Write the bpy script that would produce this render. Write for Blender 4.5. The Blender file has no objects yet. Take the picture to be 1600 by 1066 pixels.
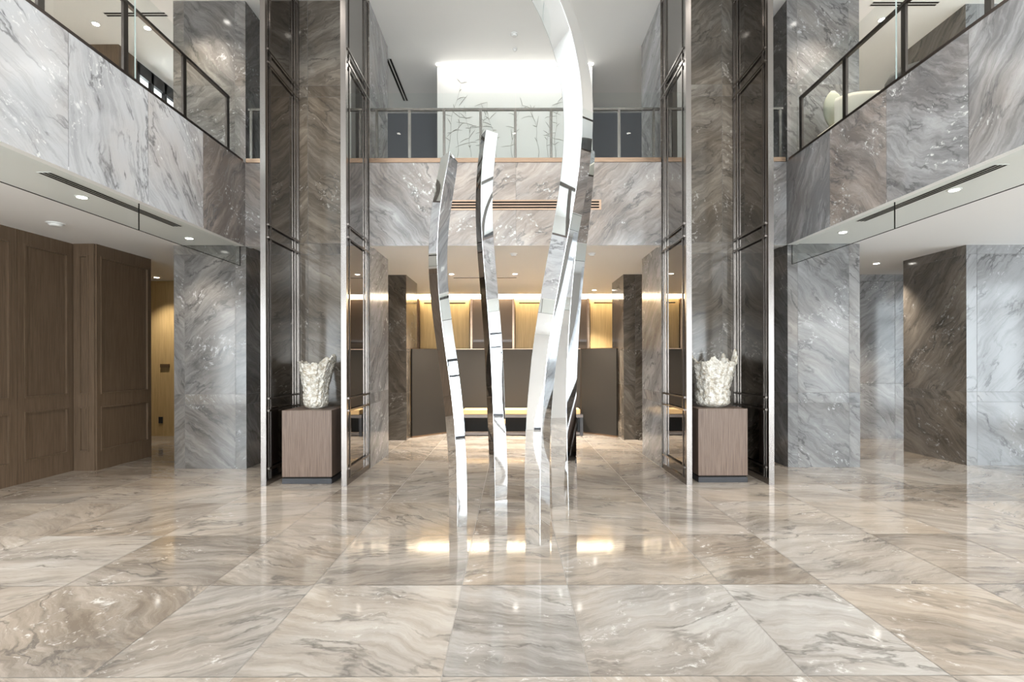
import bpy, bmesh, math, random
import numpy as np
from mathutils import Vector, Matrix, noise as mnoise

S = bpy.context.scene
COL = S.collection
R = random.Random(7)
PI = math.pi

# ------------------------------------------------------------------ camera
F, EYE, HOR = 806.0, 1.5, 564.0
cam_d = bpy.data.cameras.new('camera'); cam = bpy.data.objects.new('camera', cam_d)
COL.objects.link(cam)
cam_d.sensor_width = 36.0; cam_d.sensor_fit = 'HORIZONTAL'
cam_d.lens = 36.0 * F / 1600.0
cam_d.shift_y = (HOR - 533.0) / 1600.0
cam_d.clip_start = 0.05
cam.matrix_world = Matrix.Translation((0, 0, EYE)) @ Matrix.Rotation(PI/2, 4, 'X') @ Matrix.Rotation(math.radians(-0.15), 4, 'Z')
S.camera = cam
def P(px, py, Y):
    return Vector(((px-800.0)*Y/F, Y, EYE + (HOR-py)*Y/F))

# ------------------------------------------------------------------ light and exposure
S.view_settings.view_transform = 'Standard'
S.view_settings.look = 'None'
S.view_settings.gamma = 1.0
S.view_settings.exposure = 0.75
W = bpy.data.worlds.new('World'); S.world = W; W.use_nodes = True
W.node_tree.nodes['Background'].inputs[0].default_value = (0.80, 0.90, 1.0, 1)
W.node_tree.nodes['Background'].inputs[1].default_value = 1.0
def area(name, loc, rot, sx, sy, power, color):
    l = bpy.data.lights.new(name, 'AREA'); l.shape = 'RECTANGLE'; l.size = sx; l.size_y = sy
    l.energy = power; l.color = color
    o = bpy.data.objects.new(name, l); COL.objects.link(o); o.location = loc; o.rotation_euler = rot
    return o
# daylight outside the entrance glazing behind the camera
area('daylight', (0.8, -6.6, 3.3), (PI/2, 0, 0), 17.0, 6.4, 2300.0, (0.93, 0.965, 1.0))
# left is added light for the soffit, right is daylight outside the side glazing
area('left_fill', (-8.9, -2.2, 3.3), (0, math.radians(-90), 0), 6.3, 5.0, 850.0, (0.90, 0.95, 1.0))
area('daylight_right', (11.0, 0.8, 3.3), (0, math.radians(90), 0), 6.3, 11.0, 1000.0, (0.88, 0.94, 1.0))

# ------------------------------------------------------------------ materials
def nmat(name):
    m = bpy.data.materials.new(name); m.use_nodes = True
    nt = m.node_tree
    return m, nt, nt.nodes['Principled BSDF']
def simple(name, col, rough=0.5, metal=0.0, emit=None, estr=0.0, spec=None, bump=None):
    m, nt, b = nmat(name)
    b.inputs['Base Color'].default_value = (*col, 1); b.inputs['Roughness'].default_value = rough
    b.inputs['Metallic'].default_value = metal
    if spec is not None: b.inputs['Specular IOR Level'].default_value = spec
    if emit:
        b.inputs['Emission Color'].default_value = (*emit, 1); b.inputs['Emission Strength'].default_value = estr
    # every surface keeps a faint procedural grain
    tc = nt.nodes.new('ShaderNodeTexCoord'); n = nt.nodes.new('ShaderNodeTexNoise')
    n.inputs['Scale'].default_value = 40.0 if bump is None else bump[0]; n.inputs['Detail'].default_value = 3
    nt.links.new(tc.outputs['Object'], n.inputs['Vector'])
    if bump:
        bp = nt.nodes.new('ShaderNodeBump'); bp.inputs['Strength'].default_value = bump[1]; bp.inputs['Distance'].default_value = 0.01
        nt.links.new(n.outputs['Fac'], bp.inputs['Height']); nt.links.new(bp.outputs['Normal'], b.inputs['Normal'])
    elif not emit:
        mr = nt.nodes.new('ShaderNodeMapRange'); mr.inputs['To Min'].default_value = max(rough-0.02, 0.0); mr.inputs['To Max'].default_value = rough+0.02
        nt.links.new(n.outputs['Fac'], mr.inputs['Value']); nt.links.new(mr.outputs['Result'], b.inputs['Roughness'])
    return m

def marble(name, dark, mid, light, warm, rough=0.12, scale=1.0, white=1.0, vein=1.0):
    """Flowing banded marble; every slab carries its own seed, grain angle, tone and warmth."""
    m, nt, b = nmat(name)
    N = nt.nodes.new; L = nt.links.new
    def attr(a):
        n = N('ShaderNodeAttribute'); n.attribute_name = a; return n.outputs['Fac']
    def math_(op, x, y=None, z=None, clamp=False):
        n = N('ShaderNodeMath'); n.operation = op; n.use_clamp = clamp
        for i, v in enumerate((x, y, z)):
            if v is None: continue
            if isinstance(v, (int, float)): n.inputs[i].default_value = v
            else: L(v, n.inputs[i])
        return n.outputs[0]
    def vmath(op, x, y=None):
        n = N('ShaderNodeVectorMath'); n.operation = op
        for i, v in enumerate((x, y)):
            if v is None: continue
            if isinstance(v, tuple): n.inputs[i].default_value = v
            else: L(v, n.inputs[i])
        return n.outputs[0]
    def noise(vec, sc, det, ro=0.55, dist=0.0):
        n = N('ShaderNodeTexNoise'); n.inputs['Scale'].default_value = sc; n.inputs['Detail'].default_value = det
        n.inputs['Roughness'].default_value = ro; n.inputs['Distortion'].default_value = dist
        L(vec, n.inputs['Vector']); return n
    uv = N('ShaderNodeUVMap'); uv.uv_map = 'UVMap'
    seed = attr('seed'); ang = attr('ang'); tone = attr('tone'); wm = attr('warm')
    off = N('ShaderNodeCombineXYZ')
    L(math_('MULTIPLY', seed, 17.3), off.inputs[0]); L(math_('MULTIPLY', seed, 9.7), off.inputs[1]); L(math_('MULTIPLY', seed, 5.1), off.inputs[2])
    rot = N('ShaderNodeVectorRotate'); rot.rotation_type = 'Z_AXIS'
    L(uv.outputs['UV'], rot.inputs['Vector']); L(ang, rot.inputs['Angle'])
    p0 = vmath('ADD', rot.outputs[0], off.outputs[0])
    w1 = noise(p0, 0.75*scale, 2.0, 0.5)
    d1 = vmath('MULTIPLY', vmath('SUBTRACT', w1.outputs['Color'], (0.5, 0.5, 0.5)), (0.62/scale, 0.62/scale, 0.0))
    p1 = vmath('ADD', p0, d1)
    w2 = noise(p1, 3.2*scale, 4.0, 0.6)
    d2 = vmath('MULTIPLY', vmath('SUBTRACT', w2.outputs['Color'], (0.5, 0.5, 0.5)), (0.20/scale, 0.20/scale, 0.0))
    p2 = vmath('ADD', p1, d2)
    ps = vmath('MULTIPLY', p2, (0.33, 2.1, 1.0))
    bands = noise(ps, 1.25*scale, 9.0, 0.66)
    pf = vmath('MULTIPLY', p2, (0.7, 9.0, 1.0))
    fine = noise(pf, 1.6*scale, 9.0, 0.74)
    cloud = noise(p1, 0.9*scale, 3.0, 0.5)
    f = math_('ADD', math_('MULTIPLY', bands.outputs['Fac'], 0.62), math_('MULTIPLY', fine.outputs['Fac'], 0.50))
    f = math_('ADD', f, math_('MULTIPLY', math_('SUBTRACT', cloud.outputs['Fac'], 0.5), 0.35))
    f = math_('ADD', f, math_('MULTIPLY', tone, 0.16))
    f = math_('ADD', f, -0.06)
    cr = N('ShaderNodeValToRGB'); e = cr.color_ramp.elements
    e[0].position = 0.34; e[0].color = (*dark, 1); e[1].position = 0.68; e[1].color = (*light, 1)
    k = e.new(0.50); k.color = (*mid, 1)
    L(f, cr.inputs['Fac'])
    # warm (brown/beige) drifts
    wn = noise(p1, 0.8*scale, 4.0, 0.55)
    wfac = math_('MULTIPLY', math_('ADD', math_('MULTIPLY', math_('SUBTRACT', wn.outputs['Fac'], 0.45), 2.6, clamp=False), wm), 0.72, clamp=True)
    mx = N('ShaderNodeMix'); mx.data_type = 'RGBA'; mx.blend_type = 'MULTIPLY'
    L(wfac, mx.inputs[0]); L(cr.outputs['Color'], mx.inputs[6]); mx.inputs[7].default_value = (*warm, 1)
    col = mx.outputs[2]
    # thin dark veins along the flow
    vn = noise(vmath('MULTIPLY', p2, (0.55, 1.7, 1.0)), 1.35*scale, 5.0, 0.55)
    v = math_('ABSOLUTE', math_('SUBTRACT', vn.outputs['Fac'], 0.5))
    v = math_('SUBTRACT', 1.0, math_('MULTIPLY', v, 42.0), clamp=True)
    vm = noise(p1, 1.7*scale, 2.0)
    v = math_('MULTIPLY', v, math_('MULTIPLY', math_('SUBTRACT', vm.outputs['Fac'], 0.40, clamp=True), 5.0*vein, clamp=True))
    m2 = N('ShaderNodeMix'); m2.data_type = 'RGBA'
    L(math_('MULTIPLY', v, 0.75), m2.inputs[0]); L(col, m2.inputs[6]); m2.inputs[7].default_value = (dark[0]*0.55, dark[1]*0.55, dark[2]*0.55, 1)
    # pale veins
    vn3 = noise(vmath('MULTIPLY', p2, (0.6, 2.2, 1.0)), 1.9*scale, 4.0, 0.5)
    v3 = math_('ABSOLUTE', math_('SUBTRACT', vn3.outputs['Fac'], 0.47))
    v3 = math_('MULTIPLY', math_('SUBTRACT', 1.0, math_('MULTIPLY', v3, 55.0), clamp=True), 0.13)
    m4 = N('ShaderNodeMix'); m4.data_type = 'RGBA'
    L(v3, m4.inputs[0]); L(m2.outputs[2], m4.inputs[6]); m4.inputs[7].default_value = (light[0]*1.15, light[1]*1.15, light[2]*1.13, 1)
    # white crystalline patches, gathered along a few drifts
    wp = noise(vmath('MULTIPLY', p2, (0.9, 1.3, 1.0)), 15.0*scale, 5.0, 0.70)
    wk = noise(p1, 0.95*scale, 3.0)
    thr = math_('SUBTRACT', 0.26, math_('MULTIPLY', math_('ABSOLUTE', math_('SUBTRACT', wk.outputs['Fac'], 0.60)), 2.6), clamp=True)
    wf = math_('MULTIPLY', math_('SUBTRACT', math_('ADD', wp.outputs['Fac'], thr), 0.785, clamp=True), 13.0*white, clamp=True)
    m3 = N('ShaderNodeMix'); m3.data_type = 'RGBA'
    L(math_('MULTIPLY', wf, 0.85), m3.inputs[0]); L(m4.outputs[2], m3.inputs[6]); m3.inputs[7].default_value = (min(light[0]*1.45, 0.72), min(light[1]*1.45, 0.71), min(light[2]*1.45, 0.69), 1)
    L(m3.outputs[2], b.inputs['Base Color'])
    b.inputs['Roughness'].default_value = rough
    b.inputs['Specular IOR Level'].default_value = 0.5
    return m

def wood(name, c1, c2, rough=0.42, scale=(28.0, 28.0, 1.1), gloss=0.4):
    m, nt, b = nmat(name)
    N = nt.nodes.new; L = nt.links.new
    tc = N('ShaderNodeTexCoord'); mp = N('ShaderNodeMapping'); mp.inputs['Scale'].default_value = scale
    L(tc.outputs['Object'], mp.inputs['Vector'])
    n = N('ShaderNodeTexNoise'); n.inputs['Scale'].default_value = 2.2; n.inputs['Detail'].default_value = 6; n.inputs['Roughness'].default_value = 0.6
    n.inputs['Distortion'].default_value = 0.4
    L(mp.outputs[0], n.inputs['Vector'])
    cr = N('ShaderNodeValToRGB'); e = cr.color_ramp.elements
    e[0].position = 0.32; e[0].color = (*c1, 1); e[1].position = 0.68; e[1].color = (*c2, 1)
    L(n.outputs['Fac'], cr.inputs['Fac']); L(cr.outputs['Color'], b.inputs['Base Color'])
    bp = N('ShaderNodeBump'); bp.inputs['Strength'].default_value = 0.12; bp.inputs['Distance'].default_value = 0.002
    L(n.outputs['Fac'], bp.inputs['Height']); L(bp.outputs['Normal'], b.inputs['Normal'])
    b.inputs['Roughness'].default_value = rough; b.inputs['Specular IOR Level'].default_value = gloss
    return m

def glass(name, tint=(0.975, 0.99, 0.985), ior=1.45):
    m = bpy.data.materials.new(name); m.use_nodes = True; nt = m.node_tree
    nt.nodes.clear(); N = nt.nodes.new; L = nt.links.new
    out = N('ShaderNodeOutputMaterial'); mix = N('ShaderNodeMixShader'); fr = N('ShaderNodeFresnel'); fr.inputs['IOR'].default_value = ior
    t = N('ShaderNodeBsdfTransparent'); t.inputs[0].default_value = (*tint, 1)
    g = N('ShaderNodeBsdfGlossy'); g.inputs['Roughness'].default_value = 0.0
    ge = N('ShaderNodeNewGeometry'); iv = N('ShaderNodeMath'); iv.operation = 'SUBTRACT'; iv.inputs[0].default_value = 1.0
    mu = N('ShaderNodeMath'); mu.operation = 'MULTIPLY'
    L(ge.outputs['Backfacing'], iv.inputs[1]); L(fr.outputs[0], mu.inputs[0]); L(iv.outputs[0], mu.inputs[1])
    L(mu.outputs[0], mix.inputs[0]); L(t.outputs[0], mix.inputs[1]); L(g.outputs[0], mix.inputs[2]); L(mix.outputs[0], out.inputs[0])
    return m

def metal_brushed(name, col, rough, stretch=(60, 60, 1)):
    m, nt, b = nmat(name); N = nt.nodes.new; L = nt.links.new
    tc = N('ShaderNodeTexCoord'); mp = N('ShaderNodeMapping'); mp.inputs['Scale'].default_value = stretch
    L(tc.outputs['Object'], mp.inputs['Vector'])
    n = N('ShaderNodeTexNoise'); n.inputs['Scale'].default_value = 6; n.inputs['Detail'].default_value = 3
    L(mp.outputs[0], n.inputs['Vector'])
    mr = N('ShaderNodeMapRange'); mr.inputs['To Min'].default_value = rough*0.8; mr.inputs['To Max'].default_value = rough*1.25
    L(n.outputs['Fac'], mr.inputs['Value']); L(mr.outputs['Result'], b.inputs['Roughness'])
    b.inputs['Base Color'].default_value = (*col, 1); b.inputs['Metallic'].default_value = 1.0
    return m

M = {}
M['floor'] = marble('floor_marble', (0.180, 0.163, 0.147), (0.315, 0.293, 0.272), (0.440, 0.423, 0.402), (0.97, 0.87, 0.76), rough=0.07, scale=1.35, white=0.5)
M['wall'] = marble('wall_marble', (0.18, 0.177, 0.18), (0.32, 0.317, 0.322), (0.49, 0.49, 0.50), (0.98, 0.84, 0.73), rough=0.14, scale=1.5)
M['col'] = marble('column_marble', (0.058, 0.050, 0.043), (0.112, 0.100, 0.087), (0.225, 0.207, 0.186), (0.96, 0.86, 0.74), rough=0.13, scale=1.5, white=1.5)
M['pillar'] = marble('pillar_marble', (0.068, 0.066, 0.065), (0.138, 0.135, 0.135), (0.235, 0.233, 0.235), (0.97, 0.86, 0.74), rough=0.14, scale=1.4)
M['joint'] = simple('dark_joint', (0.10, 0.095, 0.09), 0.7)
M['grout'] = simple('pale_grout', (0.34, 0.32, 0.295), 0.5)
M['white'] = simple('white_paint', (0.87, 0.86, 0.845), 0.65)
M['upperwhite'] = simple('upper_white_paint', (0.87, 0.86, 0.84), 0.65)
M['lobbywall'] = simple('grey_lobby_paint', (0.58, 0.55, 0.52), 0.6)
M['woodwall'] = wood('brown_wood_panel', (0.095, 0.062, 0.038), (0.155, 0.105, 0.068), 0.42, (30, 30, 1.2))
M['goldwood'] = wood('golden_wood_panel', (0.46, 0.32, 0.14), (0.60, 0.43, 0.21), 0.4, (26, 26, 0.9))
M['pedwood'] = wood('pedestal_walnut', (0.09, 0.057, 0.042), (0.195, 0.137, 0.105), 0.35, (55, 55, 1.3))
M['bronze'] = metal_brushed('brushed_bronze', (0.30, 0.275, 0.26), 0.24)
M['copper'] = metal_brushed('copper_bronze', (0.43, 0.30, 0.215), 0.28, (1, 60, 60))
M['darkbronze'] = metal_brushed('dark_bronze', (0.13, 0.11, 0.10), 0.35)
M['nichebronze'] = metal_brushed('bronze_sheet', (0.13, 0.095, 0.07), 0.45, (40, 40, 1))
M['mirror'] = simple('tinted_mirror', (0.27, 0.255, 0.24), 0.015, 1.0)
M['steel'] = simple('polished_steel', (0.90, 0.91, 0.92), 0.012, 1.0)
M['black'] = simple('black_metal', (0.018, 0.018, 0.022), 0.35)
M['glass'] = glass('clear_glass')
M['curtain'] = glass('smoke_curtain_glass', (0.93, 0.95, 0.94), 1.35)
M['edge'] = simple('glass_edge', (0.45, 0.52, 0.50), 0.2)
M['leather'] = simple('grey_brown_leather', (0.030, 0.026, 0.022), 0.6, spec=0.25, bump=(260.0, 0.25))
M['tan'] = simple('tan_cushion', (0.52, 0.36, 0.18), 0.6, bump=(180.0, 0.15))
M['sage'] = simple('sage_fabric', (0.36, 0.36, 0.29), 0.85, bump=(300.0, 0.2))
M['taupe'] = simple('taupe_fabric', (0.50, 0.46, 0.39), 0.85, bump=(300.0, 0.2))
M['darkfab'] = simple('charcoal_fabric', (0.035, 0.033, 0.032), 0.8, bump=(300.0, 0.2))
M['doorgrey'] = simple('slate_door', (0.105, 0.11, 0.125), 0.4)
M['lamp'] = simple('lamp_lens', (1, 1, 1), 0.4, emit=(1.0, 0.96, 0.88), estr=14.0)
M['cove'] = simple('cove_lamp', (1, 1, 1), 0.4, emit=(1.0, 0.88, 0.66), estr=5.0)
M['coolcove'] = simple('ceiling_slot_lamp', (1, 1, 1), 0.4, emit=(1.0, 0.98, 0.95), estr=6.0)
M['trimw'] = simple('white_plastic', (0.75, 0.74, 0.72), 0.4)
M['slot'] = simple('slot_dark', (0.02, 0.018, 0.016), 0.8, spec=0.05)
M['ink'] = simple('grass_relief', (0.25, 0.23, 0.19), 0.5)
M['artwhite'] = simple('art_panel_white', (0.70, 0.68, 0.64), 0.5)
M['plate'] = simple('bronze_plate', (0.20, 0.13, 0.07), 0.4, 0.6)

def vase_mat():
    m, nt, b = nmat('frosted_crystal'); N = nt.nodes.new; L = nt.links.new
    tc = N('ShaderNodeTexCoord')
    v = N('ShaderNodeTexVoronoi'); v.inputs['Scale'].default_value = 60.0
    n = N('ShaderNodeTexNoise'); n.inputs['Scale'].default_value = 24.0; n.inputs['Detail'].default_value = 6
    L(tc.outputs['Object'], v.inputs['Vector']); L(tc.outputs['Object'], n.inputs['Vector'])
    a = N('ShaderNodeMath'); a.operation = 'ADD'; L(v.outputs['Distance'], a.inputs[0]); L(n.outputs['Fac'], a.inputs[1])
    bp = N('ShaderNodeBump'); bp.inputs['Strength'].default_value = 1.0; bp.inputs['Distance'].default_value = 0.012
    L(a.outputs[0], bp.inputs['Height']); L(bp.outputs['Normal'], b.inputs['Normal'])
    cr = N('ShaderNodeValToRGB'); e = cr.color_ramp.elements
    e[0].position = 0.35; e[0].color = (0.50, 0.43, 0.33, 1); e[1].position = 0.6; e[1].color = (0.84, 0.80, 0.73, 1)
    L(n.outputs['Fac'], cr.inputs['Fac']); L(cr.outputs['Color'], b.inputs['Base Color'])
    b.inputs['Roughness'].default_value = 0.18; b.inputs['Transmission Weight'].default_value = 0.12
    b.inputs['Coat Weight'].default_value = 0.6; b.inputs['Coat Roughness'].default_value = 0.08
    return m
M['vase'] = vase_mat()

# ------------------------------------------------------------------ mesh helpers
class MB:
    def __init__(s): s.v = []; s.f = []; s.uv = []; s.at = []; s.mi = []; s.sm = []
    def quad(s, pts, uv=None, at=(0, 0, 0, 0), mi=0, smooth=False):
        k = len(s.v); s.v += [tuple(p) for p in pts]; s.f.append(tuple(range(k, k+len(pts))))
        s.uv.append(uv or [(0, 0)]*len(pts)); s.at.append(at); s.mi.append(mi); s.sm.append(smooth)
    def grid(s, rows, mi=0, smooth=True, closed=False):
        """rows: list of point lists sharing vertices"""
        k = len(s.v); n = len(rows[0])
        for r in rows: s.v += [tuple(p) for p in r]
        for i in range(len(rows)-1):
            for j in range(n if closed else n-1):
                a = k+i*n+j; b = k+i*n+(j+1) % n; c = b+n; d = a+n
                s.f.append((a, b, c, d)); s.uv.append([(0, 0)]*4); s.at.append((0, 0, 0, 0)); s.mi.append(mi); s.sm.append(smooth)
        return k
    def box(s, x0, x1, y0, y1, z0, z1, mi=0):
        if x0 > x1: x0, x1 = x1, x0
        if y0 > y1: y0, y1 = y1, y0
        if z0 > z1: z0, z1 = z1, z0
        k = len(s.v)
        s.v += [(x0,y0,z0),(x1,y0,z0),(x1,y1,z0),(x0,y1,z0),(x0,y0,z1),(x1,y0,z1),(x1,y1,z1),(x0,y1,z1)]
        for q in ((3,2,1,0),(4,5,6,7),(0,1,5,4),(1,2,6,5),(2,3,7,6),(3,0,4,7)):
            s.f.append(tuple(k+i for i in q)); s.uv.append([(0,0)]*4); s.at.append((0,0,0,0)); s.mi.append(mi); s.sm.append(False)
        return s
    def tube(s, pts, r, n=8, mi=0):
        pts = [Vector(p) for p in pts]; rows = []
        for i, p in enumerate(pts):
            t = (pts[min(i+1, len(pts)-1)] - pts[max(i-1, 0)]).normalized()
            u = t.cross(Vector((0, 1, 0.013))).normalized(); w = t.cross(u)
            rr = r[i] if isinstance(r, (list, tuple)) else r
            rows.append([p + (u*math.cos(2*PI*k/n) + w*math.sin(2*PI*k/n))*rr for k in range(n)])
        k = s.grid(rows, mi, True, True)
        for base, fl in ((k, 1), (k+(len(rows)-1)*n, 0)):
            f = tuple(range(base, base+n)); f = f[::-1] if fl else f
            s.f.append(f); s.uv.append([(0,0)]*n); s.at.append((0,0,0,0)); s.mi.append(mi); s.sm.append(False)
    def disc(s, c, r, z0, z1, n=24, r2=None, mi=0):
        """vertical short cylinder / cone"""
        r2 = r if r2 is None else r2
        a = [(c[0]+r*math.cos(2*PI*i/n), c[1]+r*math.sin(2*PI*i/n), z0) for i in range(n)]
        b = [(c[0]+r2*math.cos(2*PI*i/n), c[1]+r2*math.sin(2*PI*i/n), z1) for i in range(n)]
        k = s.grid([a, b], mi, True, True)
        s.f.append(tuple(range(k, k+n))[::-1]); s.f.append(tuple(range(k+n, k+2*n)))
        for _ in range(2): s.uv.append([(0,0)]*n); s.at.append((0,0,0,0)); s.mi.append(mi); s.sm.append(False)
    def build(s, name, mats, parent=None, bevel=None):
        me = bpy.data.meshes.new(name); o = bpy.data.objects.new(name, me)
        off = Vector((0, 0, 0))
        if parent is not None:
            q = parent
            while q is not None: off += q.location; q = q.parent
        me.from_pydata([(x-off.x, y-off.y, z-off.z) for x, y, z in s.v], [], s.f)
        mats = mats if isinstance(mats, (list, tuple)) else [mats]
        for m in mats: me.materials.append(m)
        me.polygons.foreach_set('material_index', s.mi); me.polygons.foreach_set('use_smooth', s.sm)
        uvl = me.uv_layers.new(name='UVMap')
        flat = []
        for u in s.uv:
            for a in u: flat += [a[0], a[1]]
        uvl.data.foreach_set('uv', flat)
        if any(a != (0, 0, 0, 0) for a in s.at):
            for i, an in enumerate(('seed', 'ang', 'tone', 'warm')):
                A = me.attributes.new(an, 'FLOAT', 'FACE'); A.data.foreach_set('value', [float(a[i]) for a in s.at])
        me.update()
        if bevel:
            md = o.modifiers.new('bevel', 'BEVEL'); md.width = bevel; md.segments = 2; md.limit_method = 'ANGLE'
            md.angle_limit = math.radians(40); md.harden_normals = True
        COL.objects.link(o)
        if parent is not None: o.parent = parent
        return o
    # marble slabs laid over a face: origin o, unit vectors u, v (outside is u x v)
    def slabs(s, o, u, v, us, vs, gap=0.0035, ang=None, tone=None, warm=None, rng=R, mi=0):
        o = Vector(o); u = Vector(u); v = Vector(v)
        for i in range(len(us)-1):
            for j in range(len(vs)-1):
                a0 = us[i] + (gap/2 if i else 0); a1 = us[i+1] - (gap/2 if i < len(us)-2 else 0)
                b0 = vs[j] + (gap/2 if j else 0); b1 = vs[j+1] - (gap/2 if j < len(vs)-2 else 0)
                sd = rng.random()*9+0.3
                an = ang(i, j) if callable(ang) else (ang if ang is not None else rng.uniform(-0.5, 0.5))
                tn = tone(i, j) if callable(tone) else (tone if tone is not None else rng.uniform(-0.3, 0.3))
                wm = warm(i, j) if callable(warm) else (warm if warm is not None else rng.uniform(0.0, 0.6))
                pts = [o+u*a0+v*b0, o+u*a1+v*b0, o+u*a1+v*b1, o+u*a0+v*b1]
                s.quad(pts, [(a0, b0), (a1, b0), (a1, b1), (a0, b1)], (sd, an, tn, wm), mi)

def tag(o, label, cat, group=None, kind=None):
    o['label'] = label; o['category'] = cat
    if group: o['group'] = group
    if kind: o['kind'] = kind
    return o
def struct(o): o['kind'] = 'structure'; return o
def thing(name, loc, label, cat, group=None):
    o = bpy.data.objects.new(name, None); o.empty_display_size = 0.1; COL.objects.link(o); o.location = loc
    return tag(o, label, cat, group)
def dup(root, loc, label=None, group=None, rot=None):
    r = root.copy(); COL.objects.link(r); r.location = loc
    if rot is not None: r.rotation_euler = rot
    if label: r['label'] = label
    if group: r['group'] = group
    for ch in list(root.children):
        c = ch.copy(); COL.objects.link(c); c.parent = r
        for g in list(ch.children):
            d = g.copy(); COL.objects.link(d); d.parent = c
    return r

# ------------------------------------------------------------------ key dimensions
ZS, ZP, ZU, ZC = 3.13, 4.27, 4.12, 6.55       # lower soffit, parapet top, upper floor, upper ceiling
XL, XR = -3.72, 3.84                          # atrium edges
YB = 7.20                                     # back plane of the atrium
YF = -5.0                                     # entrance glazing
XLL, XRR, YE = -8.0, 10.0, 13.0               # outer extents
XW = -6.07                                    # wood wall

# ------------------------------------------------------------------ floor
b = MB(); b.box(XLL, XRR, YF, YE+0.1, -0.2, -0.002, 1)
rf = random.Random(21)
xs = [-8.0, -7.4, -6.4, -5.71, -4.72, -4.02, -3.0, -2.025, -1.33, -0.337, 0.366, 1.395, 2.08, 3.08, 3.78, 4.78, 5.48, 6.48, 7.18, 8.18, 8.88, 10.0]
ys = [-5.0, -4.55, -3.55, -2.55, -1.55, -0.55, 0.45, 1.45, 2.45, 3.45, 4.44, 5.47, 6.21, 7.78, 8.78, 9.78, 10.78, 11.78, 13.1]
def ft(i, j):
    x = (xs[i]+xs[i+1])/2; y = (ys[j]+ys[j+1])/2
    t = rf.uniform(-0.25, 0.3)
    if 2.4 < y < 3.4:
        if abs(x) < 0.4: t = -0.18
        elif -1.4 < x < -0.3: t = 0.45
        elif -2.1 < x < -1.3: t = -0.15
        elif 0.3 < x < 1.4: t = -0.05
    if 3.4 < y < 4.4:
        if 1.3 < x < 2.1: t = -0.45
        if -3.05 < x < -2.0: t = -0.3
        if x < -3.05: t = 0.4
        if 2.0 < x < 3.1: t = 0.1
    if 7.7 < y < 8.8: t = -0.55  # darker slab row; its tone also stands in for the dimmer lobby light
    return t
def fw(i, j):
    x = (xs[i]+xs[i+1])/2; y = (ys[j]+ys[j+1])/2
    w = rf.uniform(0.35, 1.0)
    if 2.4 < y < 3.4 and -0.4 < x < 2.1: w = 0.05
    if 4.4 < y: w = rf.uniform(0.6, 1.1)
    return w
def fa(i, j):
    x = (xs[i]+xs[i+1])/2
    return rf.choice((0.35, -0.55, 0.15, -0.3, 0.7)) if abs(x) > 0.4 else rf.uniform(-0.3, 0.3)
b.slabs((0, 0, 0), (1, 0, 0), (0, 1, 0), xs, ys, 0.004, fa, ft, fw, rf)
struct(b.build('floor', [M['floor'], M['grout']]))

# ------------------------------------------------------------------ ceilings, upper floor
b = MB(); b.box(XLL, XRR, YF, YE+0.1, ZC, ZC+0.2)
struct(b.build('ceiling', M['upperwhite']))
b = MB()
b.box(XLL, XL-0.05, YF, YE, ZS, ZS+0.10); b.box(XR+0.05, XRR, YF, YE, ZS, ZS+0.10); b.box(XL-0.05, XR+0.05, YB+0.05, 12.62, ZS, ZS+0.10)
struct(b.build('ceiling_lower', M['white']))
b = MB()
b.box(XLL, XL-0.14, YF, YE, ZU-0.12, ZU); b.box(XR+0.14, XRR, YF, YE, ZU-0.12, ZU); b.box(XL-0.14, XR+0.14, YB+0.14, YE, ZU-0.12, ZU)
struct(b.build('floor_upper', M['lobbywall']))

# ------------------------------------------------------------------ mezzanine fascias (marble)
rw = random.Random(5)
ysf = [-5.0, -4.25, -3.3, -2.35, -1.4, -0.45, 0.5, 1.45, 2.4, 3.36, 4.33, 5.28, 6.22, YB]
def fascia(name, x, sgn):
    b = MB()
    b.box(x, x+sgn*0.14, YF, YB, ZS+0.01, ZP, 1); b.box(x, x+sgn*0.14, YF, YB, ZS-0.02, ZS+0.01, 2)
    xx = x - sgn*0.002
    n = len(ysf)-1
    if sgn < 0:   # faces +X : u along +Y
        tl = lambda i, j: {n-1: -0.9, n-2: 0.75, n-3: 1.0, n-4: 1.0}.get(i, 1.0)
        al = lambda i, j: {n-1: -0.9, n-2: 0.9, n-3: 1.3, n-4: 0.5}.get(i, 0.3)
        wl = lambda i, j: {n-1: 1.2, n-2: 0.2}.get(i, 0.0)
        b.slabs((xx, 0, 0), (0, 1, 0), (0, 0, 1), ysf, [ZS-0.02, ZP], 0.004, al, tl, wl, rw)
    else:
        us = [-y for y in ysf][::-1]
        tl = lambda i, j: {0: -0.8, 1: -0.4, 2: -0.4, 3: -0.35}.get(i, 0.2)
        al = lambda i, j: {0: -1.15, 1: 0.75, 2: 0.55, 3: -0.95}.get(i, -0.6)
        wl = lambda i, j: {1: 1.0, 0: 0.1}.get(i, 0.15)
        b.slabs((xx, 0, 0), (0, -1, 0), (0, 0, 1), us, [ZS-0.02, ZP], 0.004, al, tl, wl, rw)
    return struct(b.build(name, [M['wall'], M['joint'], M['white']]))
fascia('wall_left', XL, -1)
fascia('wall_right', XR, 1)
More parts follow.
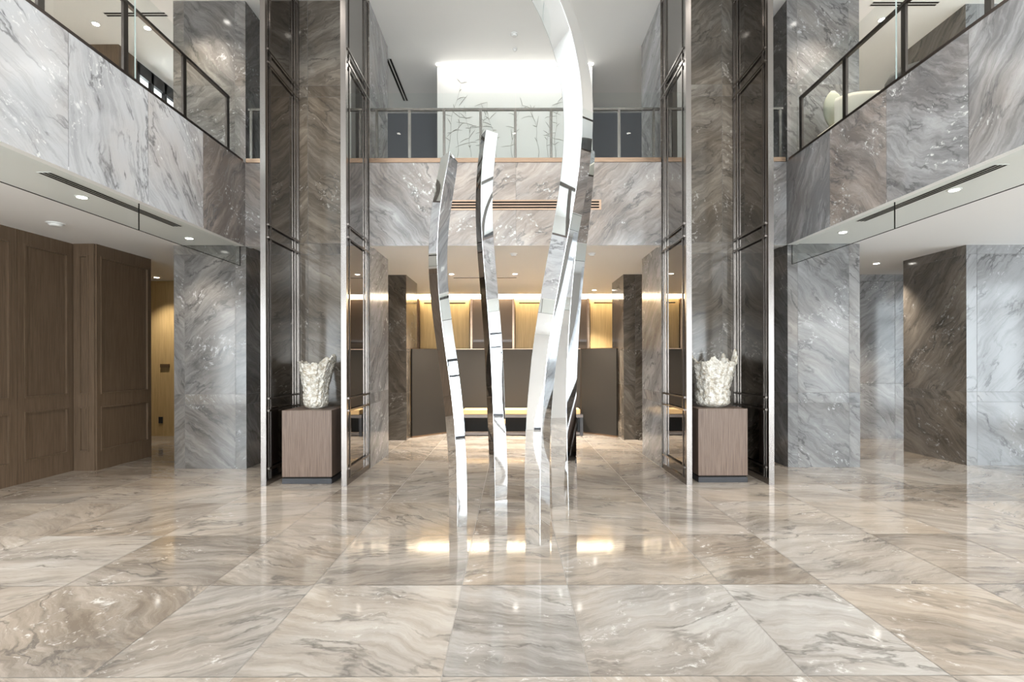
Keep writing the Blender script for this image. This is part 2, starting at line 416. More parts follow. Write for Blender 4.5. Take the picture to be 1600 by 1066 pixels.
# bridge bulkhead at the back
b = MB()
for x0, x1, us, an, tn, wn in ((XL, -3.0, [XL, -3.0], [0.5], [-0.5], [1.0]),
        (-1.985, 2.09, [-1.985, -1.0, 0.06, 1.05, 2.09], [0.75, -0.6, -0.65, -0.8], [-0.1, 0.25, 0.3, 0.0], [0.7, 1.3, 1.3, 0.9]),
        (3.12, XR, [3.12, XR], [-0.7], [-0.4], [0.2])):
    b.box(x0, x1, YB+0.002, YB+0.14, ZS+0.01, ZP, 1); b.box(x0, x1, YB+0.002, YB+0.14, ZS-0.02, ZS+0.01, 2)
    b.slabs((0, YB, 0), (1, 0, 0), (0, 0, 1), us, [ZS-0.02, ZP], 0.003, lambda i, j: an[i], lambda i, j: tn[i], lambda i, j: wn[i], rw)
struct(b.build('wall_back', [M['wall'], M['joint'], M['white']]))

# ------------------------------------------------------------------ marble columns
ZJ = [0.0, 0.90, 1.045, 3.0, 3.15, 5.2, 5.36, ZC]
def column(x0, x1, y0, y1, z1, label, mat, zj=ZJ, xj=(), tone=0.0, warm=0.4, ang=None, sides=('f', 'l', 'r'), seed=1, tside=None, wside=None, group=None, smat=None):
    rng = random.Random(seed)
    b = MB(); e = 0.002
    b.box(x0+e, x1-e, y0+e, y1-e, 0, z1, 1)
    zs = [z for z in zj if z < z1-0.05] + [z1]
    mk = lambda t: (lambda i, j: t + rng.uniform(-0.14, 0.14))
    aa = ang if ang is not None else (lambda i, j: rng.choice((0.5, -0.7, 0.9, -0.4)))
    if 'f' in sides: b.slabs((0, y0, 0), (1, 0, 0), (0, 0, 1), [x0, *xj, x1], zs, 0.004, aa, mk(tone), mk(warm), rng)
    ts = tone if tside is None else tside; ws = warm if wside is None else wside
    if 'r' in sides: b.slabs((x1, 0, 0), (0, 1, 0), (0, 0, 1), [y0, y1], zs, 0.004, aa, mk(ts), mk(ws), rng, 2)
    if 'l' in sides: b.slabs((x0, 0, 0), (0, -1, 0), (0, 0, 1), [-y1, -y0], zs, 0.004, aa, mk(ts), mk(ws), rng, 2)
    o = b.build('marble_column', [mat, M['joint'], smat or mat])
    return tag(o, label, 'column', group)
YC = 7.22
column(-3.0, -1.985, YC, 8.28, ZC, 'tall brown grey marble column behind the left pedestal and its two bronze mirror screens', M['col'], xj=(-2.85,), tone=0.05, warm=0.75, seed=11, tside=-0.3, wside=0.0, smat=M['wall'])
column(2.09, 3.12, YC, 8.28, ZC, 'tall grey marble column with pale swirls behind the right pedestal', M['col'], xj=(2.95,), tone=0.15, warm=0.45, seed=12, tside=-0.3, wside=0.0, smat=M['wall'])
column(-4.73, -3.72, YC, 8.5, ZC, 'wide grey marble pillar left of the left mirror screens, beside the brown wood wall', M['pillar'], xj=(-4.58, -3.87), tone=0.0, warm=0.6, seed=13, tside=-0.4)
column(3.86, 4.87, YC, 8.5, ZC, 'wide pale grey marble pillar with white flecks right of the right mirror screens', M['pillar'], xj=(4.0, 4.72), tone=0.35, warm=0.1, seed=24, ang=lambda i, j: 0.7, tside=-0.6)
column(6.45, 7.9, YC+0.1, 8.5, ZC, 'pale marble pillar with a dark brown side at the right edge', M['pillar'], xj=(6.6,), tone=1.0, warm=-0.2, seed=25, ang=lambda i, j: 0.65 if j < 2 else -0.85, tside=0.0, wside=1.2)
column(-2.9, -1.995, 9.75, 10.86, ZS, 'slim marble pillar in the lift lobby, left end of the dark screen', M['col'], zj=[0, 0.9, 1.7], tone=0.0, warm=0.8, seed=16)
column(2.11, 3.0, 9.75, 10.86, ZS, 'slim marble pillar in the lift lobby, right end of the dark screen', M['col'], zj=[0, 1.05, 1.7], xj=(2.33,), tone=0.05, warm=0.6, seed=17)

# ------------------------------------------------------------------ walls of the wings and the lobby
# wood wall on the lower left, framed panels
def framed(b, o, u, n, U0, U1, z0, z1, st=0.10, dep=0.018, mid=True, mi=0):
    """raised stiles and rails on a flat wall face; o origin, u along, n outward"""
    o = Vector(o); u = Vector(u); n = Vector(n)
    def bar(a0, a1, c0, c1, d=dep):
        ps = [o+u*a+n*k+Vector((0, 0, z)) for a in (a0, a1) for k in (0, d) for z in (c0, c1)]
        xs_ = [p.x for p in ps]; ys_ = [p.y for p in ps]; zs_ = [p.z for p in ps]
        b.box(min(xs_), max(xs_), min(ys_), max(ys_), min(zs_), max(zs_), mi)
    bar(U0+0.003, U0+st, z0, z1); bar(U1-st, U1-0.003, z0, z1)
    bar(U0+st, U1-st, z0, z0+0.26); bar(U0+st, U1-st, z1-0.16, z1)
    segs = [(z0+0.26, z1-0.16)]
    if mid:
        bar(U0+st, U1-st, 0.88, 1.05); segs = [(z0+0.26, 0.88), (1.05, z1-0.16)]
    for c0, c1 in segs:   # thin inner moulding
        k = 0.022; d = dep*1.5
        bar(U0+st, U0+st+k, c0, c1, d); bar(U1-st-k, U1-st, c0, c1, d)
        bar(U0+st+k, U1-st-k, c0, c0+k, d); bar(U0+st+k, U1-st-k, c1-k, c1, d)
b = MB()
b.box(XW-0.15, XW, 4.3, 7.12, 0, ZS); b.box(XW-0.15, -5.75, 7.12, 8.2, 0, ZS)
yy = [4.3, 5.3, 6.31, 7.12]
for i in range(len(yy)-1): framed(b, (XW, 0, 0), (0, 1, 0), (1, 0, 0), yy[i], yy[i+1], 0, ZS, 0.09)
framed(b, (0, 7.12, 0), (1, 0, 0), (0, -1, 0), XW+0.03, -5.75, 0, ZS, 0.075)
framed(b, (-5.75, 0, 0), (0, 1, 0), (1, 0, 0), 7.12, 8.2, 0, ZS, 0.07)
struct(b.build('wall_left_lower', M['woodwall']))
# corridor end wall in golden wood, far left
b = MB(); b.box(XLL, -4.74, 10.4, 10.5, 0, ZS)
struct(b.build('wall_left_corridor', M['goldwood']))
b = MB(); b.box(-8.05, -7.95, 0.4, YE, 0, ZC); struct(b.build('wall_left_outer', M['lobbywall']))
b = MB(); b.box(-7.94, XW-0.16, 4.9, 5.0, 0, ZS); struct(b.build('wall_left_return', M['lobbywall']))
b = MB(); b.box(XRR-0.05, XRR+0.05, 6.8, YE, 0, ZC); struct(b.build('wall_right_outer', M['lobbywall']))
b = MB(); b.box(-4.73, -4.63, 8.5, YE-0.1, 0, ZS); struct(b.build('wall_left_lobby', M['goldwood']))
b = MB(); b.box(4.77, 4.87, 8.5, YE-0.1, 0, ZS); struct(b.build('wall_right_lobby', M['goldwood']))
# marble end wall of the right passage
b = MB(); b.box(4.9, XRR-0.06, 9.832, 9.95, 0, ZS, 1)
b.slabs((0, 9.83, 0), (1, 0, 0), (0, 0, 1), [4.9, 6.6, 7.3, 7.55, 8.6, XRR-0.06], [0, 1.05, 3.0, ZS], 0.005,
        lambda i, j: (0.6 if j == 0 else -0.65), lambda i, j: 0.0, lambda i, j: 0.0, rw)
struct(b.build('wall_right_passage', [M['wall'], M['joint']]))
# lobby back wall with golden panels between bronze niches
YL = 12.9
wl = MB()
wl.box(-4.7, 4.9, YL, YL+0.2, 0, ZS-0.09); wl.box(-4.7, 4.9, YL, YL+0.2, ZS-0.09, ZS+0.42, 2); wl.box(-4.7, 4.9, 12.58, YL, ZS+0.36, ZS+0.42, 2); wl.box(-4.7, 4.9, 12.58, 12.62, ZS+0.1, ZS+0.36, 2)
niches = [(-3.35, -2.3), (-1.03, 0.06), (1.14, 1.92), (3.2, 4.2)]
edges = [-4.6] + [e for n in niches for e in n] + [4.8]
for k in range(0, len(edges), 2):
    a, c = edges[k], edges[k+1]
    wl.box(a+0.03, c-0.03, YL-0.10, YL, 0, ZS-0.10)
    wl.box(a+0.12, c-0.12, YL-0.106, YL-0.10, 2.925, 2.95, 1)
    wl.box(a+0.09, c-0.09, YL-0.112, YL-0.10, 0.1, 2.90)
struct(wl.build('wall_back_lobby', [M['goldwood'], M['slot'], M['white']]))
for i, (a, c) in enumerate(niches):
    side = ('bronze niche furthest left on the golden lobby wall', 'bronze niche on the golden lobby wall near the centre, behind the dark screen',
            'bronze niche on the golden lobby wall, behind the two right mirror sculptures', 'bronze niche furthest right on the golden lobby wall')[i]
    t = thing('bronze_niche', ((a+c)/2, YL, 0), side, 'wall niche')
    q = MB(); q.box(a+0.05, c-0.05, YL-0.03, YL-0.001, 0, 3.04); q.build('back_panel', M['nichebronze'], t)
    q = MB(); q.box(a+0.06, c-0.06, YL-0.10, YL-0.03, 1.97, 2.03); q.build('ledge', M['darkbronze'], t)
    for x in (a, c-0.05):
        q = MB(); q.box(x, x+0.05, YL-0.12, YL-0.001, 0, 3.05); q.build('jamb', M['copper'], t)
# cove lamp hidden in the ceiling recess along the top of the lobby wall
q = MB(); q.box(-3.6, 3.75, 12.63, 12.66, ZS+0.30, ZS+0.33)
cv = tag(q.build('cove_lamp', M['cove']), 'warm cove light running along the top of the golden lobby wall', 'light')
o = area('cove_light', (0.07, 12.74, ZS+0.28), (math.radians(-6), 0, 0), 7.3, 0.10, 170.0, (1.0, 0.87, 0.66)); o.parent = cv
# walls upstairs
b = MB(); b.box(-6.3, 6.0, 10.5, 10.6, ZU, ZC); struct(b.build('wall_back_upper', M['lobbywall']))
b = MB(); b.box(4.88, XRR-0.06, 10.9, 11.0, ZU, ZC); struct(b.build('wall_right_upper', M['upperwhite']))
b = MB(); b.box(-7.94, -6.24, 8.2, 8.6, ZU, ZC); struct(b.build('wall_left_upper', M['woodwall']))
def door(name, x0, x1, y, z0, z1):
    b = MB(); b.box(x0, x1, y-0.05, y-0.001, z0, z1)
    m = (x0+x1)/2
    b.box(m-0.006, m+0.006, y-0.053, y-0.05, z0, z1, 1)
    o = struct(b.build(name, [M['doorgrey'], M['black']]))
    return o
door('door_1', -2.62, -1.45, 10.5, ZU, 6.52)
door('door_2', 1.60, 2.72, 10.5, ZU, 6.52)
# dark framed window upstairs on the left
b = MB()
for y in (8.61, 8.95, 9.29, 9.63, 9.97, 10.31):
    b.box(-6.30, -6.24, y, y+0.06, ZU, ZC-0.02)
for z in (ZU, 4.9, 5.55, 5.80, 6.33):
    b.box(-6.30, -6.24, 8.61, 10.45, z, z+(0.20 if z == 6.33 else 0.05))
win = struct(b.build('window_2', M['black']))
q = MB(); q.box(-6.275, -6.265, 8.61, 10.45, ZU, ZC-0.2); q.build('pane', M['glass'], win)
area('window_daylight', (-7.2, 9.5, 5.3), (0, math.radians(-90), 0), 2.2, 1.6, 55.0, (0.95, 0.98, 1.0))
# entrance glazing behind the camera
b = MB()
xm = [XLL+0.05, -6.0, -4.5, -3.0, -1.5, 0.0, 1.5, 3.0, 4.5, 6.0, 7.5, 9.0, XRR-0.12]
for x in xm: b.box(x, x+0.07, YF-0.06, YF+0.06, 0, ZC)
for z in (0.0, 2.5, 3.05, ZU, 5.4, ZC-0.08): b.box(XLL, XRR, YF-0.05, YF+0.05, z, z+0.08)
win = struct(b.build('window_1', M['black']))
q = MB(); q.box(XLL+0.06, XRR-0.06, YF-0.006, YF+0.006, 0.05, ZC-0.05); q.build('pane', M['glass'], win)

for nm, x, ye in (('window_3', XRR, 6.8), ('window_added_left', -8.0, 0.4)):  # the left one is an added window, letting in the soffit fill
    b = MB(); y = YF+0.1
    while y < ye: b.box(x-0.05, x+0.05, y, y+0.07, 0, ZC); y += 1.45
    for z in (0.0, 2.5, 3.05, ZU, 5.4, ZC-0.08): b.box(x-0.045, x+0.045, YF+0.07, ye, z, z+0.08)
    win = struct(b.build(nm, M['black']))
    q = MB(); q.box(x-0.006, x+0.006, YF+0.08, ye, 0.05, ZC-0.05); q.build('pane', M['glass'], win)

for nm, bx in (('added_wall_front', (XLL+0.06, XRR-0.06, YF-0.05, YF+0.04)), ('added_wall_right', (XRR-0.04, XRR+0.04, YF+0.08, 6.8))):  # unseen piers and spandrels, added to break up the bright glazing in reflections
    b = MB(); b.box(*bx, 3.08, ZU+0.04); b.box(*bx, 6.0, ZC-0.01)
    if nm == 'added_wall_front':
        for x in (-6.0, -3.0, 3.0, 6.0): b.box(x-0.45, x+0.45, bx[2], bx[3], 0, ZC-0.01)
    else:
        for y in (-3.6, -0.7, 2.2, 4.9): b.box(bx[0], bx[1], y-0.35, y+0.3, 0, ZC-0.01)
    struct(b.build(nm, M['lobbywall']))

# ------------------------------------------------------------------ art wall upstairs
YA = 8.85
b = MB(); b.box(-1.27, 1.39, YA, YA+0.25, ZU, ZC-0.002); art_wall = struct(b.build('wall_art', M['artwhite']))
b = MB(); b.box(-1.27, 1.39, YA-0.10, YA-0.06, ZC-0.016, ZC-0.002)
sl = tag(b.build('slot_lamp', M['coolcove']), 'ceiling slot light washing the white art wall above the bridge', 'light')
o = area('slot_light', (0.06, YA-0.14, ZC-0.03), (math.radians(18), 0, 0), 2.5, 0.06, 4.5, (1.0, 0.97, 0.94)); o.parent = sl
rg = random.Random(3)
art = thing('grass_relief', (0, YA, ZU), 'wall relief of thin grey grass stems on the white wall behind the bridge railing', 'wall art')
def blade(pts, r): 
    q = MB(); q.tube(pts, r, 5); return q
for (bx, top, lean) in ((702, 130, 0.28), (716, 165, 0.05), (736, 178, -0.1), (752, 160, 0.15), (775, 170, -0.2), (800, 165, 0.22), (842, 175, -0.12), (856, 165, 0.1), (868, 160, 0.06)):
    q = MB()
    p0 = P(bx, 246, YA); zt = P(bx, top, YA).z; n = 9
    st = [Vector((p0.x + lean*(k/n)**2*0.8 + 0.015*math.sin(k*1.3+bx), YA-0.006, p0.z + (zt-p0.z)*k/n)) for k in range(n+1)]
    q.tube(st, [0.0028*(1-0.5*k/n) for k in range(n+1)], 5)
    for k in range(2, n+1):
        for sg in (-1, 1):
            if rg.random() < 0.62:
                L_ = rg.uniform(0.06, 0.24); a = rg.uniform(0.1, 1.9); dr = rg.uniform(0.0, 0.5)
                e = st[k]; pts = [e + Vector((sg*math.sin(a)*L_*t, 0, math.cos(a)*L_*t - dr*L_*t*t)) for t in (0, 0.35, 0.7, 1.0)]
                q.tube(pts, [0.0024, 0.0048, 0.0036, 0.001], 5)
    q.build('stem', M['ink'], art)

# ------------------------------------------------------------------ glass balustrades
ZR, ZG = 5.04, 5.25
def side_balustrade(x, sgn, posts, joints, label):
    t = thing('glass_balustrade', (x+sgn*0.05, 3.0, ZP), label, 'balustrade')
    q = MB(); q.box(x+sgn*0.002, x+sgn*0.10, -1.0, YB-0.05, ZP, ZP+0.035); q.build('base_channel', M['darkbronze'], t)
    js = [-1.0] + joints + [YB-0.06]
    for a, c in zip(js[:-1], js[1:]):
        g = MB(); g.box(x+sgn*0.025, x+sgn*0.037, a+0.008, c-0.008, ZP+0.035, ZG); gp = g.build('glass_panel', M['glass'], t)
        e = MB(); e.box(x+sgn*0.025, x+sgn*0.037, a+0.004, a+0.008, ZP+0.035, ZG); e.build('polished_edge', M['edge'], gp)
    for y in posts:
        q = MB(); q.box(x+sgn*0.05, x+sgn*0.075, y-0.03, y+0.03, ZP+0.035, ZR-0.02); q.build('post', M['darkbronze'], t)
    q = MB(); q.box(x+sgn*0.045, x+sgn*0.085, -1.0, posts[-1]+0.03, ZR-0.02, ZR+0.012); q.build('handrail', M['darkbronze'], t)
    return t
pst = [-0.41, 0.50, 1.41, 2.32, 3.23, 4.14, 5.05, 5.96, 6.87]
side_balustrade(XL, -1, pst, [0.3, 2.72, 5.14], 'glass balustrade with dark posts on top of the left marble parapet')
side_balustrade(XR, 1, [p+0.07 for p in pst], [0.35, 2.76, 5.18], 'glass balustrade with dark posts on top of the right marble parapet')
# bridge
def bridge_rail(x0, x1, posts, joints, label):
    t = thing('bridge_balustrade', ((x0+x1)/2, YB+0.05, ZP), label, 'balustrade')
    q = MB(); q.box(x0, x1, YB-0.015, YB+0.11, ZP-0.06+0.061, ZP+0.06); q.build('base_rail', M['copper'], t)
    js = [x0+0.01] + joints + [x1-0.01]
    for a, c in zip(js[:-1], js[1:]):
        g = MB(); g.box(a+0.005, c-0.005, YB+0.02, YB+0.032, ZP+0.06, ZG); g.build('glass_panel', M['glass'], t)
    for x in posts:
        q = MB(); q.box(x-0.018, x+0.018, YB+0.05, YB+0.08, ZP+0.06, ZR-0.015); q.build('post', M['bronze'], t)
    q = MB(); q.box(x0, x1, YB+0.045, YB+0.085, ZR-0.015, ZR+0.015); q.build('handrail', M['bronze'], t)
    return t
px = [(p-800)*7.27/F for p in (590, 641, 695, 752, 806, 862, 914, 968, 1022)]
bridge_rail(-1.98, 2.085, px, [-0.95, 0.06, 1.07], 'glass bridge balustrade with slim posts above the middle bulkhead and its copper vent')
bridge_rail(-3.70, -3.05, [-3.66, -3.1], [], 'short glass balustrade beside the left marble column, left of the bridge')
bridge_rail(3.18, 3.82, [3.22, 3.78], [], 'short glass balustrade beside the right marble column, right of the bridge')

# ------------------------------------------------------------------ glass smoke curtains under the soffits
def smoke_curtain(x, joints, label):
    t = thing('smoke_curtain', (x, 3.0, ZS), label, 'glass screen')
    js = [-1.0] + joints + [YB]
    for a, c in zip(js[:-1], js[1:]):
        g = MB(); g.box(x-0.005, x+0.005, a+0.004, c-0.004, ZS-0.29, ZS-0.001); gp = g.build('glass_panel', M['curtain'], t)
        e = MB(); e.box(x-0.006, x+0.006, a+0.004, c-0.004, ZS-0.294, ZS-0.29); e.build('bottom_edge', M['slot'], gp)
        e = MB(); e.box(x-0.006, x+0.006, c-0.007, c-0.003, ZS-0.29, ZS-0.001); e.build('side_edge', M['slot'], gp)
smoke_curtain(XL-0.07, [0.2, 2.72, 5.25], 'frameless glass smoke curtain hanging under the left soffit')
smoke_curtain(XR+0.07, [0.2, 2.72, 5.27], 'frameless glass smoke curtain hanging under the right soffit')

# ------------------------------------------------------------------ ceiling fittings
def vent(x0, x1, y0, y1, z, label, along='y', n=3):
    t = thing('air_slot', ((x0+x1)/2, (y0+y1)/2, z), label, 'air vent')
    q = MB(); q.box(x0, x1, y0, y1, z-0.004, z-0.0005); q.build('frame', M['trimw'], t)
    w = (x1-x0) if along == 'y' else (y1-y0)
    for k in range(n):
        a = (k+0.5)/n; hw = w/n*0.27
        q = MB()
        if along == 'y': q.box(x0+a*w-hw, x0+a*w+hw, y0+0.01, y1-0.01, z-0.007, z-0.004)
        else: q.box(x0+0.01, x1-0.01, y0+a*w-hw, y0+a*w+hw, z-0.007, z-0.004)
        q.build('slot', M['slot'], t)
vent(-4.07, -3.95, 4.42, 6.2, ZS, 'long air slot in the white soffit above the left wood wall')
vent(4.03, 4.15, 4.3, 6.05, ZS, 'long air slot in the white soffit under the right parapet')
vent(-2.10, -1.99, 8.6, 10.0, ZC, 'dark air slot in the upper ceiling beside the left marble column', n=2)
vent(-5.9, -5.0, 7.44, 7.54, ZC, 'air slot in the upper ceiling over the left gallery', 'x', 2)
vent(5.1, 6.05, 7.26, 7.36, ZC, 'air slot in the upper ceiling over the right gallery', 'x', 2)
vent(-1.15, -0.5, 10.05, 10.13, ZS, 'left air slot in the lobby ceiling above the dark screen', 'x', 1)
vent(-0.3, 0.1, 10.05, 10.13, ZS, 'middle air slot in the lobby ceiling above the dark screen', 'x', 1)
# copper grille on the bridge bulkhead
t = thing('copper_grille', (0.12, YB, 3.68), 'long copper air grille in the marble bulkhead of the bridge', 'air vent')
gx0, gx1, gz0, gz1 = -1.0, 1.25, 3.605, 3.745
q = MB(); q.box(gx0, gx1, YB-0.008, YB-0.0005, gz0, gz1); q.build('frame', M['copper'], t)
for k in range(3):
    z = gz0+0.022+k*0.038
    q = MB(); q.box(gx0+0.03, gx1-0.03, YB-0.011, YB-0.008, z, z+0.021); q.build('slot', M['slot'], t)

def downlight_proto(z):
    t = thing('downlight', (0, 0, z), 'x', 'light', 'recessed ceiling downlights')
    q = MB(); q.disc((0, 0), 0.055, z-0.006, z-0.0005, 24, 0.06); q.build('trim_ring', M['trimw'], t)
    q = MB(); q.disc((0, 0), 0.042, z-0.009, z-0.006, 20); q.build('lens', M['lamp'], t)
    return t
proto = downlight_proto(0)
dl = [(-4.24, 5.09, ZS, 'downlight in the left soffit nearer the camera, beside the long air slot'),
      (-4.25, 6.80, ZS, 'downlight in the left soffit just in front of the grey marble pillar'),
      (-6.85, 9.95, ZS, 'downlight in the corridor ceiling between the wood wall and the grey pillar'),
      (4.24, 4.94, ZS, 'downlight in the right soffit nearer the camera, beside the long air slot'),
      (4.22, 6.57, ZS, 'downlight in the right soffit just in front of the pale marble pillar'),
      (6.15, 8.7, ZS, 'downlight in the right passage ceiling beside the dark side of the pillar'),
      (-1.13, 9.66, ZS, 'left downlight in the lobby ceiling over the dark screen'),
      (0.06, 9.66, ZS, 'middle downlight in the lobby ceiling over the dark screen'),
      (1.25, 9.66, ZS, 'downlight in the lobby ceiling hidden behind the right mirror sculptures'),
      (1.90, 11.9, ZS, 'far right downlight in the lobby ceiling close to the golden wall'),
      (-5.5, 7.8, ZC, 'downlight in the upper ceiling over the left gallery, above the handrail'),
      (-6.2, 7.7, ZC, 'downlight in the upper ceiling over the left gallery, beside the brown wall block'),
      (5.5, 7.65, ZC, 'downlight in the upper ceiling over the right gallery, above the handrail'),
      (-4.22, 6.78, ZC, 'downlight in the upper ceiling in front of the left gallery marble pillar'),
      (5.3, 9.7, ZC, 'downlight in the upper ceiling deep inside the right gallery'),
      (-2.51, 6.45, ZC, 'downlight in the upper ceiling over the left crystal vase, above the picture'),
      (2.58, 6.45, ZC, 'downlight in the upper ceiling over the right crystal vase, above the picture'),
      (4.24, 6.7, ZC, 'downlight in the upper ceiling in front of the right gallery marble pillar'),
      (6.2, 7.0, ZC, 'downlight in the upper ceiling over the right gallery, by the marble pillar')]
for k, (x, y, z, lab) in enumerate(dl):
    o = proto if k == 0 else dup(proto, (x, y, z), lab)
    o.location = (x, y, z); o['label'] = lab
    l = bpy.data.lights.new('downlight_beam', 'SPOT'); l.energy = 600.0 if (z < 4 and y > 9 and abs(x) < 3) else ((90.0 if y > 9 else 220.0 if y > 8.5 else 70.0) if z < 4 else (70.0 if 'vase' in lab else 170.0)); l.spot_size = math.radians(95); l.spot_blend = 0.8
    l.shadow_soft_size = 0.04; l.color = (1.0, 0.90, 0.76)
    lo = bpy.data.objects.new('downlight_beam', l); COL.objects.link(lo); lo.location = (x, y, z-0.02)
for x in (-4.24, -6.2, 4.24, 6.5):  # extra soffit lamps, added out of view to lift the light in the wings
    for y in (3.3, 1.6, -0.1, -1.8):
        if abs(x) > 6 and y > 3: continue
        dup(proto, (x, y, ZS), 'added fill downlight in the soffit beside the camera, out of the picture')
        l = bpy.data.lights.new('downlight_beam', 'SPOT'); l.energy = 90.0; l.spot_size = math.radians(110); l.spot_blend = 0.8
        l.shadow_soft_size = 0.04; l.color = (1.0, 0.93, 0.82)
        lo = bpy.data.objects.new('downlight_beam', l); COL.objects.link(lo); lo.location = (x, y, ZS-0.02)
# added atrium downlights overhead, out of frame, filling the hall with light
for x in (-2.5, 0.06, 2.6):
    for y in (0.5, 3.0, 5.5):
        l = bpy.data.lights.new('atrium_fill', 'SPOT'); l.energy = 110.0; l.spot_size = math.radians(110); l.spot_blend = 0.7
        l.shadow_soft_size = 0.06; l.color = (1.0, 0.96, 0.90)
        lo = bpy.data.objects.new('atrium_fill', l); COL.objects.link(lo); lo.location = (x, y, ZC-0.03)
        o = dup(proto, (x, y, ZC), 'added fill downlight in the high atrium ceiling, above the picture')
def detector(x, y, z, label, r=0.06):
    t = thing('smoke_detector', (x, y, z), label, 'smoke detector')
    q = MB(); q.disc((x, y), r, z-0.012, z-0.0005, 24); q.build('base', M['trimw'], t)
    q = MB(); q.disc((x, y), r*0.55, z-0.04, z-0.012, 24, r*0.8); q.build('sensor_head', M['trimw'], t)
detector(-5.35, 6.05, ZS, 'white smoke detector on the left soffit in front of the wood wall', 0.09)
detector(0.05, 7.97, ZC, 'smoke detector on the upper ceiling in front of the art wall, nearer one')
detector(0.06, 8.35, ZC, 'small sensor on the upper ceiling just above the art wall', 0.04)
detector(0.03, 7.85, ZS, 'smoke detector on the lobby ceiling just behind the bridge, near the middle')
detector(1.22, 7.85, ZS, 'smoke detector on the lobby ceiling right of the mirror sculptures')

# ------------------------------------------------------------------ bronze framed mirror screens
YP0, YP1, ZT = 6.20, YC-0.005, ZC-0.01
def screen(x, face, label):
    """face = +1/-1: side of the room the mirror is seen from"""
    t = thing('mirror_screen', (x, (YP0+YP1)/2, 0), label, 'mirror screen')
    q = MB(); q.box(x-0.012, x+0.012, YP0+0.06, YP1-0.02, 0.07, ZT-0.06); q.build('mirror_pane', M['mirror'], t)
    q = MB(); q.box(x-0.032, x+0.032, YP0, YP0+0.06, 0, ZT); q.build('front_post', M['bronze'], t)
    q = MB(); q.box(x-0.028, x+0.028, YP1-0.03, YP1, 0, ZT); q.build('rear_post', M['bronze'], t)
    q = MB(); q.box(x-0.03, x+0.03, YP0+0.06, YP1-0.03, 0, 0.07); q.build('bottom_rail', M['bronze'], t)
    q = MB(); q.box(x-0.03, x+0.03, YP0+0.06, YP1-0.03, ZT-0.06, ZT); q.build('top_rail', M['bronze'], t)
    for y in (6.34, 7.06):
        for s in (-1, 1):
            q = MB(); q.box(x+s*0.020, x+s*0.036, y-0.013, y+0.013, 0.07, ZT-0.06); q.build('mullion', M['bronze'], t)
    for z in (0.20, 0.90, 1.05, 3.01, 3.165, 5.14, 5.30):
        for s in (-1, 1):
            q = MB(); q.box(x+s*0.030, x+s*0.045, YP0+0.06, YP1-0.03, z-0.011, z+0.011); q.build('crossbar', M['bronze'], t)
XA, XB, XC, XD = -2.99, -2.022, 2.130, 3.118
screen(XA, 1, 'tall bronze framed mirror screen on the left of the left pedestal')
screen(XB, 1, 'tall bronze framed mirror screen on the right of the left pedestal')
screen(XC, -1, 'tall bronze framed mirror screen on the left of the right pedestal')
screen(XD, -1, 'tall bronze framed mirror screen on the right of the right pedestal')

# ------------------------------------------------------------------ pedestals and crystal vases
def pedestal(x0, x1, y0, h, label):
    t = thing('pedestal', ((x0+x1)/2, y0+0.305, 0), label, 'pedestal')
    q = MB(); q.box(x0, x1, y0, y0+0.61, 0, 0.065); q.build('plinth', M['black'], t, 0.003)
    q = MB(); q.box(x0+0.012, x1-0.012, y0+0.012, y0+0.598, 0.065, 0.085); q.build('shadow_gap', M['slot'], t)
    q = MB(); q.box(x0, x1, y0, y0+0.61, 0.085, h); q.build('body', M['pedwood'], t, 0.003)
    return t
pedestal(-2.818, -2.208, 6.31, 0.90, 'walnut plinth pedestal carrying the narrower flared crystal vase on the left')
pedestal(2.284, 2.890, 6.33, 0.905, 'walnut plinth pedestal carrying the wider crystal vase on the right')

def vase(cx, cy, z0, H, rb, rt, lean, rim, label, seed):
    t = thing('crystal_vase', (cx, cy, z0), label, 'vase')
    n, m = 120, 46
    def prof(u):
        if u < 0.10: return rb*(0.62 + 0.38*math.sin(u/0.10*PI/2))
        k = (u-0.10)/0.90
        return rb*(1.0 + 0.03*k) + (rt-rb)*max(0.0, (k-0.30)/0.70)**1.25
    rows = []
    for i in range(m+1):
        u = i/m; r = []
        for j in range(n):
            a = 2*PI*j/n
            top = H*(rim(a) + 0.05*mnoise.noise(Vector((math.cos(a)*7+seed, math.sin(a)*7, 3.3))) + 0.035*mnoise.noise(Vector((math.cos(a)*19, math.sin(a)*19, seed))))
            rad = prof(u)*(1 + 0.022*math.sin(9*a+0.6*seed)*min(1, u*3) + 0.012*math.sin(17*a+seed))
            nz = mnoise.noise(Vector((math.cos(a)*6+seed, math.sin(a)*6, u*14)))
            nz2 = mnoise.noise(Vector((math.cos(a)*15+seed, math.sin(a)*15, u*34)))
            rad += (0.016*nz + 0.013*nz2)*(1.0 if u > 0.03 else 0.3)
            k = max(0, u-0.4)**2*1.6
            r.append((cx + rad*math.cos(a) + lean*k, cy + rad*math.sin(a), z0 + top*u if u > 0.0 else z0))
        rows.append(r)
    inner = []
    for i in range(m, 5, -4):
        inner.append([(cx + (p[0]-cx)*0.92, cy + (p[1]-cy)*0.92, p[2]-(0.004 if i == m else 0)) for p in rows[i]])
    q = MB(); q.grid(rows + inner, 0, True, True)
    k = 0; q.f.append(tuple(range(0, n))[::-1]); q.uv.append([(0,0)]*n); q.at.append((0,0,0,0)); q.mi.append(0); q.sm.append(False)
    lastk = (len(rows)+len(inner)-1)*n
    q.f.append(tuple(range(lastk, lastk+n))); q.uv.append([(0,0)]*n); q.at.append((0,0,0,0)); q.mi.append(0); q.sm.append(False)
    q.build('vessel', M['vase'], t)
    return t
def bumpf(a, c, w): 
    d = (a-c+PI) % (2*PI)-PI
    return max(0.0, 1-abs(d)/w)
